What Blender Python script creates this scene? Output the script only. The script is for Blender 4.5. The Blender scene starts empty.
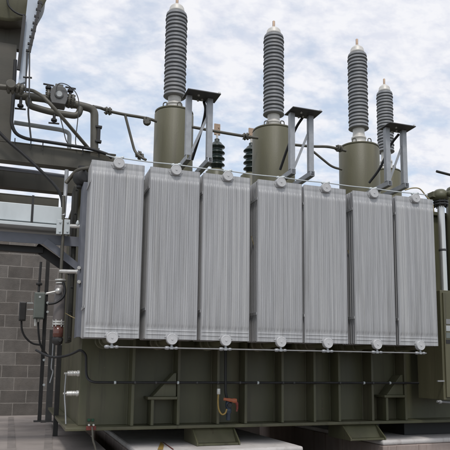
import bpy, bmesh, math, random
from mathutils import Vector, Matrix
random.seed(7)
sc = bpy.context.scene
COL = sc.collection
rad = math.radians

# ---------------------------------------------------------------- camera
FPX, PITCH, ROLL, YAW, CX, CY = 626.111, rad(8.454), rad(0.464), rad(19.789), 245.0, 278.0
H = 1.6                                                     # eye height above the yard
fw = Vector((math.sin(YAW)*math.cos(PITCH), math.cos(YAW)*math.cos(PITCH), math.sin(PITCH)))
r0 = Vector((math.cos(YAW), -math.sin(YAW), 0)); u0 = r0.cross(fw)
rr = r0*math.cos(ROLL) + u0*math.sin(ROLL); uu = -r0*math.sin(ROLL) + u0*math.cos(ROLL)
cam_d = bpy.data.cameras.new('camera'); cam = bpy.data.objects.new('camera', cam_d); COL.objects.link(cam)
M = Matrix((rr, uu, -fw)).transposed().to_4x4(); M.translation = Vector((0, 0, H)); cam.matrix_world = M
cam_d.sensor_width = 36; cam_d.lens = FPX/450*36
cam_d.shift_x = -(CX-225)/450; cam_d.shift_y = (CY-225)/450
cam_d.clip_start = .05; cam_d.clip_end = 3000
sc.camera = cam

def P(x, y, Y):
    """surveyed point: photo pixel (450 px photo) met with the vertical plane at depth Y"""
    d = fw + rr*((x-CX)/FPX) - uu*((y-CY)/FPX)
    return d*(Y/d.y) + Vector((0, 0, H))
def PZ(x, y, z):
    d = fw + rr*((x-CX)/FPX) - uu*((y-CY)/FPX)
    return d*((z-H)/d.z) + Vector((0, 0, H))

# ---------------------------------------------------------------- materials
MATS = {}
def mat(name, col, rough=.5, metal=0., var=.12, scale=6., stretch=(1,1,1), bump=0., bscale=60., tint=None, tint_amt=0., spec=.5, runs=None, runs_amt=0., specks=None):
    m = bpy.data.materials.new(name); m.use_nodes = True
    nt = m.node_tree; n = nt.nodes; L = nt.links
    b = n['Principled BSDF']; b.inputs['Metallic'].default_value = metal; b.inputs['Specular IOR Level'].default_value = spec
    tc = n.new('ShaderNodeTexCoord'); mp = n.new('ShaderNodeMapping'); mp.inputs['Scale'].default_value = stretch
    oi = n.new('ShaderNodeObjectInfo'); sh = n.new('ShaderNodeVectorMath'); sh.operation = 'MULTIPLY_ADD'; sh.inputs[1].default_value = (7.3, 3.1, 5.7)
    L.new(oi.outputs['Random'], sh.inputs[0]); L.new(tc.outputs['Object'], sh.inputs[2]); L.new(sh.outputs[0], mp.inputs['Vector'])
    no = n.new('ShaderNodeTexNoise'); no.inputs['Scale'].default_value = scale; no.inputs['Detail'].default_value = 8; no.inputs['Roughness'].default_value = .62
    L.new(mp.outputs[0], no.inputs['Vector'])
    rp = n.new('ShaderNodeMapRange'); rp.inputs['From Min'].default_value = .28; rp.inputs['From Max'].default_value = .72
    L.new(no.outputs['Fac'], rp.inputs['Value'])
    mx = n.new('ShaderNodeMix'); mx.data_type = 'RGBA'
    c = Vector(col)
    mx.inputs['A'].default_value = (*(c*(1-var)), 1); mx.inputs['B'].default_value = (*(c*(1+var)), 1)
    L.new(rp.outputs[0], mx.inputs['Factor']); out = mx.outputs['Result']
    if tint:
        n2 = n.new('ShaderNodeTexNoise'); n2.inputs['Scale'].default_value = scale*.37; n2.inputs['Detail'].default_value = 6
        L.new(mp.outputs[0], n2.inputs['Vector'])
        r2 = n.new('ShaderNodeMapRange'); r2.inputs['From Min'].default_value = .5; r2.inputs['From Max'].default_value = .72; r2.inputs['To Max'].default_value = tint_amt
        L.new(n2.outputs['Fac'], r2.inputs['Value'])
        m2 = n.new('ShaderNodeMix'); m2.data_type = 'RGBA'; m2.inputs['B'].default_value = (*tint, 1)
        L.new(out, m2.inputs['A']); L.new(r2.outputs[0], m2.inputs['Factor']); out = m2.outputs['Result']
    def layer(out, colr, amt, scale_, stretch_, lo, hi, det=6):
        mq = n.new('ShaderNodeMapping'); mq.inputs['Scale'].default_value = stretch_; L.new(sh.outputs[0], mq.inputs['Vector'])
        nq = n.new('ShaderNodeTexNoise'); nq.inputs['Scale'].default_value = scale_; nq.inputs['Detail'].default_value = det; nq.inputs['Roughness'].default_value = .65
        L.new(mq.outputs[0], nq.inputs['Vector'])
        rq = n.new('ShaderNodeMapRange'); rq.interpolation_type = 'SMOOTHSTEP'; rq.inputs['From Min'].default_value = lo; rq.inputs['From Max'].default_value = hi; rq.inputs['To Max'].default_value = amt
        L.new(nq.outputs['Fac'], rq.inputs['Value'])
        m3 = n.new('ShaderNodeMix'); m3.data_type = 'RGBA'; m3.inputs['B'].default_value = (*colr, 1)
        L.new(out, m3.inputs['A']); L.new(rq.outputs[0], m3.inputs['Factor']); return m3.outputs['Result']
    if runs: out = layer(out, runs, runs_amt, 7, (1.6,1.6,.07), .54, .72)
    if specks: out = layer(out, specks, .75, 34, (1,1,.8), .66, .74, 4)
    L.new(out, b.inputs['Base Color'])
    rg = n.new('ShaderNodeMapRange'); rg.inputs['To Min'].default_value = max(0, rough-.1); rg.inputs['To Max'].default_value = min(1, rough+.12)
    L.new(no.outputs['Fac'], rg.inputs['Value']); L.new(rg.outputs[0], b.inputs['Roughness'])
    if bump:
        nb = n.new('ShaderNodeTexNoise'); nb.inputs['Scale'].default_value = bscale; nb.inputs['Detail'].default_value = 5
        L.new(tc.outputs['Object'], nb.inputs['Vector'])
        bp = n.new('ShaderNodeBump'); bp.inputs['Strength'].default_value = bump; bp.inputs['Distance'].default_value = .01
        L.new(nb.outputs['Fac'], bp.inputs['Height']); L.new(bp.outputs[0], b.inputs['Normal'])
    MATS[name] = m
    return m
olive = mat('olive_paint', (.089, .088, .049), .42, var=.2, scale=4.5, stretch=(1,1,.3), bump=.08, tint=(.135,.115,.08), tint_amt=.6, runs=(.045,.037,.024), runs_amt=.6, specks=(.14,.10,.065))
olive_l = mat('pale_olive_paint', (.104, .098, .056), .5, var=.16, scale=5, stretch=(1.6,1.6,.22), bump=.1, tint=(.20,.175,.12), tint_amt=.6, runs=(.065,.054,.034), runs_amt=.6, specks=(.17,.14,.10))  # slightly paler olive for turrets, drum end and cabinet
radg = mat('radiator_grey_paint', (.40, .402, .41), .4, metal=.1, var=.30, scale=26, stretch=(4,1,.045), bump=.15, bscale=130, tint=(.58,.58,.57), tint_amt=.6, runs=(.22,.215,.205), runs_amt=.45)
capg = mat('grey_cap_paint', (.54, .54, .545), .45, var=.07, scale=20)
galv = mat('galvanised_steel', (.345, .355, .37), .45, metal=.35, var=.15, scale=14, bump=.05)
galvl = mat('bright_galvanised_sheet', (.58, .62, .63), .45, metal=.2, var=.1, scale=5, stretch=(1,1,.5))
blueg = mat('blue_grey_steel', (.16, .17, .2), .5, var=.14, scale=8, bump=.05)
blk = mat('black_rubber', (.014, .014, .015), .5, var=.3, scale=20)
blks = mat('black_painted_steel', (.022, .021, .021), .5, var=.3, scale=12)
plated = mat('shaded_plate_steel', (.075, .075, .078), .55, var=.3, scale=12, tint=(.10,.095,.09), tint_amt=.6)  # steel darkened to paint in the shade on the plates' undersides
beamp = mat('brown_olive_beam_paint', (.072, .066, .05), .5, var=.2, scale=5, stretch=(.4,1,1), bump=.08, tint=(.12,.10,.08), tint_amt=.5, runs=(.04,.034,.025), runs_amt=.5)
darkol = mat('dark_olive_shade', (.028, .027, .02), .5, var=.25, scale=6, bump=.05)  # near-black olive, painted shade for the added block at the tank end
linkm = mat('dull_grey_pipe', (.24,.24,.24), .5, var=.15, scale=20)
relm = mat('relay_grey_paint', (.13,.13,.128), .45, var=.2, scale=14)
dgrey = mat('dark_grey_enamel', (.05, .05, .05), .45, var=.2, scale=14)
porc = mat('grey_silicone_shed', (.195, .203, .215), .5, var=.16, scale=10, bump=.06, tint=(.26,.255,.25), tint_amt=.5)
porcd = mat('dark_green_glazed_shed', (.018, .03, .027), .3, var=.2, scale=10)
alu = mat('cast_aluminium', (.62, .60, .56), .5, metal=.2, var=.1, scale=14, bump=.08)
steel = mat('stainless_pipe', (.62, .60, .57), .3, metal=.8, var=.08, scale=6, stretch=(1,1,.4))
silver = mat('plated_steel', (.62, .61, .58), .35, metal=.6, var=.12, scale=30)
copper = mat('tinned_copper', (.44, .32, .23), .45, metal=.3, var=.15, scale=30)
pipeol = mat('weathered_olive_pipe', (.10, .093, .074), .45, var=.18, scale=14)
lgrey = mat('light_grey_pipe_paint', (.42, .44, .44), .45, var=.12, scale=14)
jboxm = mat('grey_green_box_paint', (.15, .17, .155), .5, var=.1, scale=12)
redm = mat('red_paint', (.40, .12, .055), .4, var=.2, scale=40)
redf = mat('faded_red_paint', (.16, .03, .022), .5, var=.25, scale=40)
grnm = mat('green_paint', (.02, .09, .045), .5, var=.25, scale=40)
yelm = mat('yellow_hose', (.36, .24, .07), .45, var=.15, scale=40)
brass = mat('brass_wire', (.38, .31, .17), .45, metal=.4, var=.15, scale=40)
bluem = mat('blue_grey_plastic', (.035, .05, .075), .4, var=.2, scale=40)
whitem = mat('white_label', (.7, .7, .68), .5, var=.06, scale=40)
glassm = mat('amber_sight_glass', (.11, .045, .035), .12, var=.3, scale=20)
greybrown = mat('grey_brown_enamel', (.16, .145, .14), .4, var=.1, scale=10)
traym = mat('pale_blue_grey_sheet', (.50, .56, .64), .5, var=.08, scale=6)
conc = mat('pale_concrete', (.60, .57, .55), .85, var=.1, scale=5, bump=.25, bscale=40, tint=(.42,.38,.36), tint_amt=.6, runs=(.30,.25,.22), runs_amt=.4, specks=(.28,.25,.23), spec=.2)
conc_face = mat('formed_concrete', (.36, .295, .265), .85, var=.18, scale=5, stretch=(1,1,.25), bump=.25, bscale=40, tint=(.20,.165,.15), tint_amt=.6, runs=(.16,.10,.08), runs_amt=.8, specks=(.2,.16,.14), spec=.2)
floorm = mat('stained_concrete_floor', (.32, .285, .265), .9, var=.18, scale=2.2, bump=.3, bscale=30, tint=(.19,.165,.15), tint_amt=.8, specks=(.11,.095,.085), spec=.2)
yardm = mat('yard_gravel', (.10, .085, .075), .95, var=.35, scale=9, bump=.5, bscale=50, spec=.1)

def wall_mat():
    m = bpy.data.materials.new('concrete_block'); m.use_nodes = True
    nt = m.node_tree; n = nt.nodes; L = nt.links; b = n['Principled BSDF']
    b.inputs['Roughness'].default_value = .92; b.inputs['Specular IOR Level'].default_value = .15
    tc = n.new('ShaderNodeTexCoord'); sp = n.new('ShaderNodeSeparateXYZ'); cb = n.new('ShaderNodeCombineXYZ')
    L.new(tc.outputs['Object'], sp.inputs[0]); L.new(sp.outputs['X'], cb.inputs['X']); L.new(sp.outputs['Z'], cb.inputs['Y'])
    bt = n.new('ShaderNodeTexBrick'); bt.inputs['Scale'].default_value = 1; bt.offset = .5
    bt.inputs['Brick Width'].default_value = WALL_W; bt.inputs['Row Height'].default_value = WALL_C
    bt.inputs['Mortar Size'].default_value = .009; bt.inputs['Mortar Smooth'].default_value = .35; bt.inputs['Bias'].default_value = 0
    bt.inputs['Color1'].default_value = (.118, .107, .098, 1); bt.inputs['Color2'].default_value = (.185, .170, .156, 1); bt.inputs['Mortar'].default_value = (.265, .245, .225, 1)
    nd = n.new('ShaderNodeTexNoise'); nd.inputs['Scale'].default_value = 5; L.new(cb.outputs[0], nd.inputs['Vector'])
    ad = n.new('ShaderNodeVectorMath'); ad.operation = 'MULTIPLY_ADD'; ad.inputs[1].default_value = (.014,.014,0)
    L.new(nd.outputs['Color'], ad.inputs[0]); L.new(cb.outputs[0], ad.inputs[2]); L.new(ad.outputs[0], bt.inputs['Vector'])
    no = n.new('ShaderNodeTexNoise'); no.inputs['Scale'].default_value = 3; no.inputs['Detail'].default_value = 10; no.inputs['Roughness'].default_value = .7
    L.new(tc.outputs['Object'], no.inputs['Vector'])
    rp = n.new('ShaderNodeMapRange'); rp.inputs['From Min'].default_value = .25; rp.inputs['From Max'].default_value = .75; rp.inputs['To Min'].default_value = .68; rp.inputs['To Max'].default_value = 1.3
    L.new(no.outputs['Fac'], rp.inputs['Value'])
    mx = n.new('ShaderNodeVectorMath'); mx.operation = 'SCALE'
    st = n.new('ShaderNodeTexNoise'); st.inputs['Scale'].default_value = 1.1; st.inputs['Detail'].default_value = 7; st.inputs['Roughness'].default_value = .65; L.new(tc.outputs['Object'], st.inputs['Vector'])
    sr = n.new('ShaderNodeMapRange'); sr.inputs['From Min'].default_value = .5; sr.inputs['From Max'].default_value = .7; sr.inputs['To Max'].default_value = .55; L.new(st.outputs['Fac'], sr.inputs['Value'])
    sm_ = n.new('ShaderNodeMix'); sm_.data_type = 'RGBA'; sm_.inputs['B'].default_value = (.21,.18,.155,1); L.new(bt.outputs['Color'], sm_.inputs['A']); L.new(sr.outputs[0], sm_.inputs['Factor'])
    L.new(sm_.outputs['Result'], mx.inputs[0]); L.new(rp.outputs[0], mx.inputs['Scale']); L.new(mx.outputs[0], b.inputs['Base Color'])
    nf = n.new('ShaderNodeTexNoise'); nf.inputs['Scale'].default_value = 70; L.new(tc.outputs['Object'], nf.inputs['Vector'])
    sb = n.new('ShaderNodeMath'); sb.operation = 'MULTIPLY_ADD'; sb.inputs[1].default_value = -.7
    L.new(bt.outputs['Fac'], sb.inputs[0]); L.new(nf.outputs['Fac'], sb.inputs[2])
    bp = n.new('ShaderNodeBump'); bp.inputs['Strength'].default_value = .5; bp.inputs['Distance'].default_value = .012
    L.new(sb.outputs[0], bp.inputs['Height']); L.new(bp.outputs[0], b.inputs['Normal'])
    return m

# ---------------------------------------------------------------- mesh builder (world coordinates)
def fillet(pts, r, n=5):
    pts = [Vector(p) for p in pts]
    if r <= 0 or len(pts) < 3: return pts
    out = [pts[0]]
    for a, b, c in zip(pts, pts[1:], pts[2:]):
        d1 = (a-b); d2 = (c-b); k = min(r, d1.length*.48, d2.length*.48)
        p = b + d1.normalized()*k; q = b + d2.normalized()*k
        for i in range(n+1):
            t = i/n; out.append(p*(1-t)**2 + b*2*t*(1-t) + q*t*t)
    out.append(pts[-1]); return out
def sag(a, b, drop, n=10):
    a = Vector(a); b = Vector(b)
    return [a.lerp(b, i/n) + Vector((0, 0, -drop*4*(i/n)*(1-i/n))) for i in range(n+1)]
def curve(pts, n=5):
    p = [Vector(q) for q in pts]; p = [p[0]*2-p[1]] + p + [p[-1]*2-p[-2]]; out = []
    for i in range(1, len(p)-2):
        for k in range(n):
            t = k/n; a, b, c, d = p[i-1:i+3]
            out.append(.5*((2*b) + (c-a)*t + (2*a-5*b+4*c-d)*t*t + (3*b-a-3*c+d)*t**3))
    out.append(p[-2]); return out
class MB:
    def __init__(s): s.v = []; s.f = []; s.sm = []
    def add(s, vs, fs, smooth=False):
        o = len(s.v); s.v += [Vector(v) for v in vs]
        for f in fs: s.f.append([i+o for i in f]); s.sm.append(smooth)
        return s
    def box(s, a, b):
        x0,x1 = sorted((a[0],b[0])); y0,y1 = sorted((a[1],b[1])); z0,z1 = sorted((a[2],b[2]))
        return s.add([(x0,y0,z0),(x1,y0,z0),(x1,y1,z0),(x0,y1,z0),(x0,y0,z1),(x1,y0,z1),(x1,y1,z1),(x0,y1,z1)],
              [(3,2,1,0),(4,5,6,7),(0,1,5,4),(1,2,6,5),(2,3,7,6),(3,0,4,7)])
    def prism(s, poly, d):                                    # polygon of 3-D points pushed along vector d
        poly = [Vector(p) for p in poly]; d = Vector(d); n = len(poly)
        nrm = Vector((0,0,0))
        for i in range(n): nrm += poly[i].cross(poly[(i+1) % n])
        if nrm.dot(d) > 0: poly.reverse()
        return s.add(poly + [p+d for p in poly], [tuple(range(n)), tuple(range(2*n-1, n-1, -1))] + [(i, i+n, (i+1) % n + n, (i+1) % n) for i in range(n)])
    def bar(s, a, b, w, h, up=(0,0,1)):                        # rectangular bar from a to b
        a = Vector(a); b = Vector(b); d = (b-a).normalized(); up = Vector(up)
        if abs(d.dot(up)) > .98: up = Vector((0,1,0))
        x = d.cross(up).normalized()*w/2; y = x.normalized().cross(d)*h/2
        vs = [p+i*x+j*y for p in (a,b) for i,j in ((-1,-1),(1,-1),(1,1),(-1,1))]
        return s.add(vs, [(0,1,2,3),(7,6,5,4),(4,5,1,0),(5,6,2,1),(6,7,3,2),(7,4,0,3)])
    def tube(s, pts, r, seg=12, cap=True):
        pts = [Vector(p) for p in pts]; n = len(pts); rs = r if isinstance(r, (list, tuple)) else [r]*n
        t0 = (pts[1]-pts[0]).normalized(); a = t0.orthogonal().normalized(); vs = []
        for i, p in enumerate(pts):
            t = ((pts[min(i+1,n-1)]-p).normalized() + (p-pts[max(i-1,0)]).normalized())
            t = t.normalized() if t.length > 1e-6 else t0
            a = (a - t*a.dot(t)).normalized(); b = t.cross(a)
            vs += [p + (a*math.cos(2*math.pi*k/seg) + b*math.sin(2*math.pi*k/seg))*rs[i] for k in range(seg)]
        fs = [(i*seg+k, i*seg+(k+1) % seg, (i+1)*seg+(k+1) % seg, (i+1)*seg+k) for i in range(n-1) for k in range(seg)]
        s.add(vs, fs, True)
        if cap:
            s.add(vs[:seg], [tuple(range(seg-1, -1, -1))]); s.add(vs[-seg:], [tuple(range(seg))])
        return s
    def lathe(s, prof, o, axis=(0,0,1), seg=24, smooth=True):  # profile of (radius, height)
        o = Vector(o); ax = Vector(axis).normalized(); a = ax.orthogonal().normalized(); b = ax.cross(a); vs = []
        for r_, h_ in prof:
            vs += [o + ax*h_ + (a*math.cos(2*math.pi*k/seg) + b*math.sin(2*math.pi*k/seg))*r_ for k in range(seg)]
        n = len(prof)
        s.add(vs, [(i*seg+k, i*seg+(k+1) % seg, (i+1)*seg+(k+1) % seg, (i+1)*seg+k) for i in range(n-1) for k in range(seg)], smooth)
        if prof[0][0] > 1e-4: s.add(vs[:seg], [tuple(range(seg-1, -1, -1))])
        if prof[-1][0] > 1e-4: s.add(vs[-seg:], [tuple(range(seg))])
        return s
    def disc(s, o, axis, r, t, seg=24):                        # short cylinder with softened rims, centred on o
        e = min(t*.25, r*.15)
        return s.lathe([(r-e,-t/2),(r,-t/2+e),(r,t/2-e),(r-e,t/2)], o, axis, seg, smooth=False)
    def build(s, name, m, parent=None, bevel=0., loc=None):
        base = loc if loc is not None else (wl(parent) if parent else Vector((0,0,0)))
        me = bpy.data.meshes.new(name)
        me.from_pydata([v-base for v in s.v], [], s.f); me.validate(); me.update()
        for p, k in zip(me.polygons, s.sm): p.use_smooth = k
        o = bpy.data.objects.new(name, me); COL.objects.link(o)
        me.materials.append(m)
        if parent: o.parent = parent; o.location = base - wl(parent); o['_w'] = 0
        else: o.location = base
        if '_w' in o: del o['_w']
        WL[o.name] = base
        if bevel:
            bv = o.modifiers.new('bevel', 'BEVEL'); bv.width = bevel; bv.segments = 2; bv.limit_method = 'ANGLE'; bv.angle_limit = rad(50)
        return o
WL = {}
def wl(o): return WL[o.name].copy()
def tag(o, label=None, cat=None, group=None, kind=None):
    if label: o['label'] = label
    if cat: o['category'] = cat
    if group: o['group'] = group
    if kind: o['kind'] = kind
    return o
def thing(name, loc, label, cat, group=None):
    o = bpy.data.objects.new(name, None); o.empty_display_size = .1; COL.objects.link(o); o.location = loc
    WL[o.name] = Vector(loc); return tag(o, label, cat, group)
def copy_tree(o, parent, loc):
    c = o.copy(); COL.objects.link(c); c.location = loc
    if parent: c.parent = parent
    for ch in list(o.children):
        copy_tree(ch, c, ch.location.copy())
    return c

# ---------------------------------------------------------------- survey of the main planes
YR, YF, YT, YB = 6.0, 6.75, 7.0, 10.3                          # radiator face, flange edge, tank wall, tank back
zRT = 3.618; zRB = 1.90                                       # radiator top, bottom
zTB = P(200, 428.3, YF).z                                     # underside of the tank flange
SLAB = H-.85
WALL_Y = PZ(10, 415.6, SLAB).y
cw = (P(20, 352.6, WALL_Y).z - P(20, 403.2, WALL_Y).z)/4
WALL_C = cw; WALL_W = P(28, 370, WALL_Y).x - P(2, 370, WALL_Y).x
zPL = P(215, 445.5, YF-.12).z                                 # plinth top

# ---------------------------------------------------------------- setting
g = MB(); g.add([(-900,-300,0),(900,-300,0),(900,1800,0),(-900,1800,0)], [(0,1,2,3)])
tag(g.build('ground', yardm), kind='structure')
sx = PZ(106, 450, SLAB).x
b = MB()
b.prism([(-8,4.2,SLAB),(sx,4.2,SLAB),(sx,11.0,SLAB),(9,11.0,SLAB),(9,WALL_Y+3,SLAB),(-8,WALL_Y+3,SLAB)], (0,0,-SLAB+.004))
tag(b.build('bund_floor', floorm), kind='structure')
g2 = MB(); g2.box((sx+.002,4.2,.002),(sx+1.2,10.99,SLAB-.24)); tag(g2.build('drain_channel', floorm), kind='structure')
wt = P(20, 214, WALL_Y).z
w = MB(); w.box((-7.5, WALL_Y, SLAB), (4.6, WALL_Y+.2, wt))
wo = w.build('block_wall', wall_mat(), loc=Vector((P(2, 370, WALL_Y).x, WALL_Y, SLAB)))
tag(wo, 'brown grey concrete block wall with pale mortar joints at the left behind the transformer', 'wall')
# floor joint strips
for k,(xa,xb) in enumerate(((11,11.5),(49,48))):
    a = PZ(xa, 417, SLAB); c = PZ(xb, 452, SLAB)
    dr = (c-a).normalized(); n_ = Vector((-dr.y, dr.x, 0))*.045
    j = MB(); z = Vector((0,0,.004)); j.add([a-n_+z, a+n_+z, c+n_+z, c-n_+z], [(0,1,2,3)])
    tag(j.build('floor_joint', mat('damp_joint_%d' % k, (.24,.213,.197), .95, var=.3, scale=5)), kind='structure')

# ---------------------------------------------------------------- concrete plinths
def plinth(front_l, front_r, back_l, back_r, label):
    t = thing('concrete_plinth', (((front_l+front_r)/2).x, front_l.y, 0), label, 'plinth', 'concrete plinths under the transformer')
    z = zPL
    q = [Vector((p.x, p.y, z-.06)) for p in (front_l, front_r, back_r, back_l)]
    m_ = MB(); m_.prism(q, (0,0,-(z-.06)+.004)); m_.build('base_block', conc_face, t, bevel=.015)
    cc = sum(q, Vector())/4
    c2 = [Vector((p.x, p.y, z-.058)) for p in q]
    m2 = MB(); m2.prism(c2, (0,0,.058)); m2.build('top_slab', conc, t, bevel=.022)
    return t
pl_l = PZ(134, 448, zPL); pl_r = PZ(297, 444, zPL)
d1 = Vector((.02, 1, 0))
p1 = plinth(Vector((pl_l.x-.02, PZ(297,446.5,zPL).y-.08, 0)), Vector((pl_r.x-.02, PZ(297,446.5,zPL).y, 0)), Vector((pl_l.x+.03, 10.7, 0)), Vector((pl_r.x+.0, 10.7, 0)), 'pale concrete plinth with a yellow mark under the left half of the transformer')
q_l = PZ(383, 440.5, zPL); q_r = PZ(450, 438, zPL)
p2 = plinth(Vector((q_l.x, q_l.y, 0)), Vector((q_r.x+.7, q_l.y+.1, 0)), Vector((q_l.x+.04, 10.7, 0)), Vector((q_r.x+.7, 10.7, 0)), 'concrete plinth with a jointed front face under the right end of the transformer')
# formwork ribs on the right plinth's front
for x in (389, 398, 421):
    a = P(x, 446, q_l.y)
    m_ = MB(); yy = q_l.y + (a.x-q_l.x)*.1/(q_r.x+.7-q_l.x)
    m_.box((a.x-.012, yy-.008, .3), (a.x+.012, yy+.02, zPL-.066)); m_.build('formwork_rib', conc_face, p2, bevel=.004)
# yellow mark on the left plinth: a painted wedge and the dark line beside it
m_ = MB(); zz = zPL+.004
m_.add([Vector((*PZ(x,y,zz).xy, zz)) for x,y in ((157.5,449.5),(163,449.5),(164,444.5),(160.8,441.5))], [(0,1,2,3)])
m_.build('yellow_mark', yelm, p1)
m_ = MB(); m_.add([Vector((*PZ(x,y,zz+.001).xy, zz+.001)) for x,y in ((162,441.8),(163,441.8),(174,449.2),(172.6,449.4))], [(0,1,2,3)])
m_.build('dark_mark', redf, p1)

# ---------------------------------------------------------------- transformer
xL = P(79, 400, YT).x; xF = P(65, 431, YF).x
xRt = P(445, 400, YT).x + .9
T = thing('power_transformer', ((xL+xRt)/2, 8.2, zTB), 'large olive green power transformer with seven grey plate radiators and tall ribbed bushings on top', 'transformer')
zCV = 3.72                                                     # tank cover
m_ = MB(); m_.box((xL, YT, zTB+.035), (xRt, YB, zCV)); tank = m_.build('tank_wall', olive, T, bevel=.006)
m_ = MB(); m_.box((xF, YF, zTB), (xRt+.1, YB+.15, zTB+.035)); m_.build('base_flange', olive, T, bevel=.006)
m_ = MB(); m_.box((xL-.07, YT-.06, zCV), (xRt+.07, YB+.07, zCV+.05)); m_.build('top_cover', olive, T, bevel=.006)
z0 = zTB+.037; zs = zCV-.06
for px in (132.7, 218.3, 246, 282.8, 315, 339.8, 373, 406.2, 178.6):
    x = P(px, 400, YF+.03).x
    m_ = MB(); m_.box((x-.016, YF+.03, z0), (x+.016, YT-.002, zs)); m_.tube([(x-.018,YT-.004,z0),(x-.018,YT-.004,zs)], .008, 6); m_.build('stiffener', olive, T, bevel=.004)
for px in (152.3, 387.5):
    x = P(px, 415, YF+.03).x
    zt = P(px, 397.5 if px > 300 else 399.5, YF+.03).z
    m_ = MB(); m_.box((x-.016, YF+.03, z0), (x+.016, YT-.002, zt)); m_.build('stiffener', olive, T, bevel=.004)
# jacking brackets: a shelf between two stiffeners with a raking gusset above
for pa, pb, py, pg in ((152.3, 178.6, 399.5, 373), (387.5, 406.2, 397.5, 375)):
    xa = P(pa, py, YF+.02).x-.02; xb = P(pb, py, YF+.02).x-.018
    z = P((pa+pb)/2, py, YF+.02).z; zg = P(pb, pg, YT-.1).z
    m_ = MB(); m_.box((xa-.03, YF+.005, z), (xb, YT-.003, z+.03))
    zg = P(pb, pg, YF+.05).z
    m_.prism([(xa+.03, YF+.05, z+.031), (xb-.003, YF+.05, z+.031), (xb-.003, YF+.05, zg), (xb-.03, YF+.05, zg)], (0,.016,0))
    m_.prism([(xa+.03, YF+.067, z+.031), (xa+.045, YF+.067, z+.031), (xb-.015, YF+.067, zg-.004), (xb-.03, YF+.067, zg-.004)], (0,.17,0))
    m_.build('jacking_bracket', olive, T, bevel=.004)
# skid shoes under the flange: sloped tray with end gussets
for (x0,x1,x2,x3,ya) in ((192.5,235,197.5,238.5,429.5), (342.5,377.5,350,384.5,425.5)):
    a = P(x0, ya, YF+.03); bb = P(x1, ya-2, YF+.03)
    zt = zTB-.002; zb = zPL+.003
    yo = YF-.16
    xa = a.x; xb = bb.x
    m_ = MB()
    m_.prism([(xa,YF+.05,zt),(xa,YF+.4,zt),(xa,YF+.4,zb),(xa,yo,zb),(xa,yo,zb+.03)], (.018,0,0))
    m_.prism([(xb-.018,YF+.05,zt),(xb-.018,YF+.4,zt),(xb-.018,YF+.4,zb),(xb-.018,yo,zb),(xb-.018,yo,zb+.03)], (.018,0,0))
    m_.box((xa+.019, yo+.01, zb), (xb-.019, YF+.4, zb+.022))
    m_.prism([(xa+.019,YF+.06,zt),(xb-.019,YF+.06,zt),(xb-.019,YF-.06,zb+.023),(xa+.019,YF-.06,zb+.023)], (0,.02,0))
    m_.build('skid_shoe', olive, T, bevel=.003)
m_ = MB(); xa = P(418, 425, YF).x
m_.box((xa, YF+.3, zPL+.003), (xRt, YF+.9, zTB-.003)); m_.build('under_tank_shade', blk, T, bevel=.004)  # black block standing in for the shadow under the tank's right end

# ------------------------------------------------ radiators
RPX = ((87.6,142.3),(147,199.8),(202.3,250),(258.2,302),(304.3,347.4),(353,395),(398,434.4))
RX = [(P(a,250,YR).x, P(c,250,YR).x) for a,c in RPX]
RW = sum(c-a for a,c in RX)/7
RH = zRT-zRB
def front_panel(W, Hh):
    m = MB(); NF = 7
    zs_ = [0,.012,.03,.042,.047,.052,.057,.07,.078,.083,.088,.093,.105,.12,.135,.15,.25,.5,.8,1.1,1.4]; zs_ = [z for z in zs_ if z < Hh-.18] + [Hh-.16,Hh-.145,Hh-.13,Hh-.115,Hh-.10,Hh-.075,Hh-.065,Hh-.055,Hh-.03,Hh-.012,Hh]
    def ss(a,b,t): t=max(0,min(1,(t-a)/(b-a))); return t*t*(3-2*t)
    def env(z): return ss(.10,.15,z)*(1-ss(Hh-.145,Hh-.10,z))
    x0 = -W/2+.022; pw = (W-.044)/NF
    xs = [-W/2, -W/2+.008] + [x0+pw*k/24 for k in range(NF*24+1)] + [W/2-.008, W/2]
    def y(x, z):
        u = (x-x0)/pw; fr_ = u-math.floor(u); v = 0
        if -.001 <= u <= NF+.001:
            dr = min(fr_, 1-fr_)*pw                              # distance to the pressed rib between two channels
            v = -.019*math.exp(-(dr/.0046)**2) - .0095*abs(math.sin(math.pi*fr_*3))**.5*(1-math.exp(-(dr/.009)**2))
            v *= env(z)
        for zc in (.047, .083):                                  # pressed seam lines near the foot
            if abs(z-zc) < .004 and abs(x) < W/2-.02: v -= .005
        if abs(z-(Hh-.065)) < .008: v += .003
        if abs(x) > W/2-.004: v += .012
        return v
    vs = [(x, y(x,z), z) for z in zs_ for x in xs]; n = len(xs)
    m.add(vs, [(j*n+i, j*n+i+1, (j+1)*n+i+1, (j+1)*n+i) for j in range(len(zs_)-1) for i in range(n-1)], True)
    m.box((-W/2+.001, .0125, .001), (W/2-.001, .018, Hh-.001))
    m.add([(-W/2,.012,0),(W/2,.012,0),(W/2,.012,Hh),(-W/2,.012,Hh),(-W/2,0.0,0),(W/2,0.0,0),(W/2,0,Hh),(-W/2,0,Hh)], [(4,5,1,0),(2,6,7,3)] if False else [])
    return m
hx = P(115.2, 250, YR).x                                       # header axis px measured on the first radiator's middle
def offs(m, d):
    m.v = [v+Vector(d) for v in m.v]; return m
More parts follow.
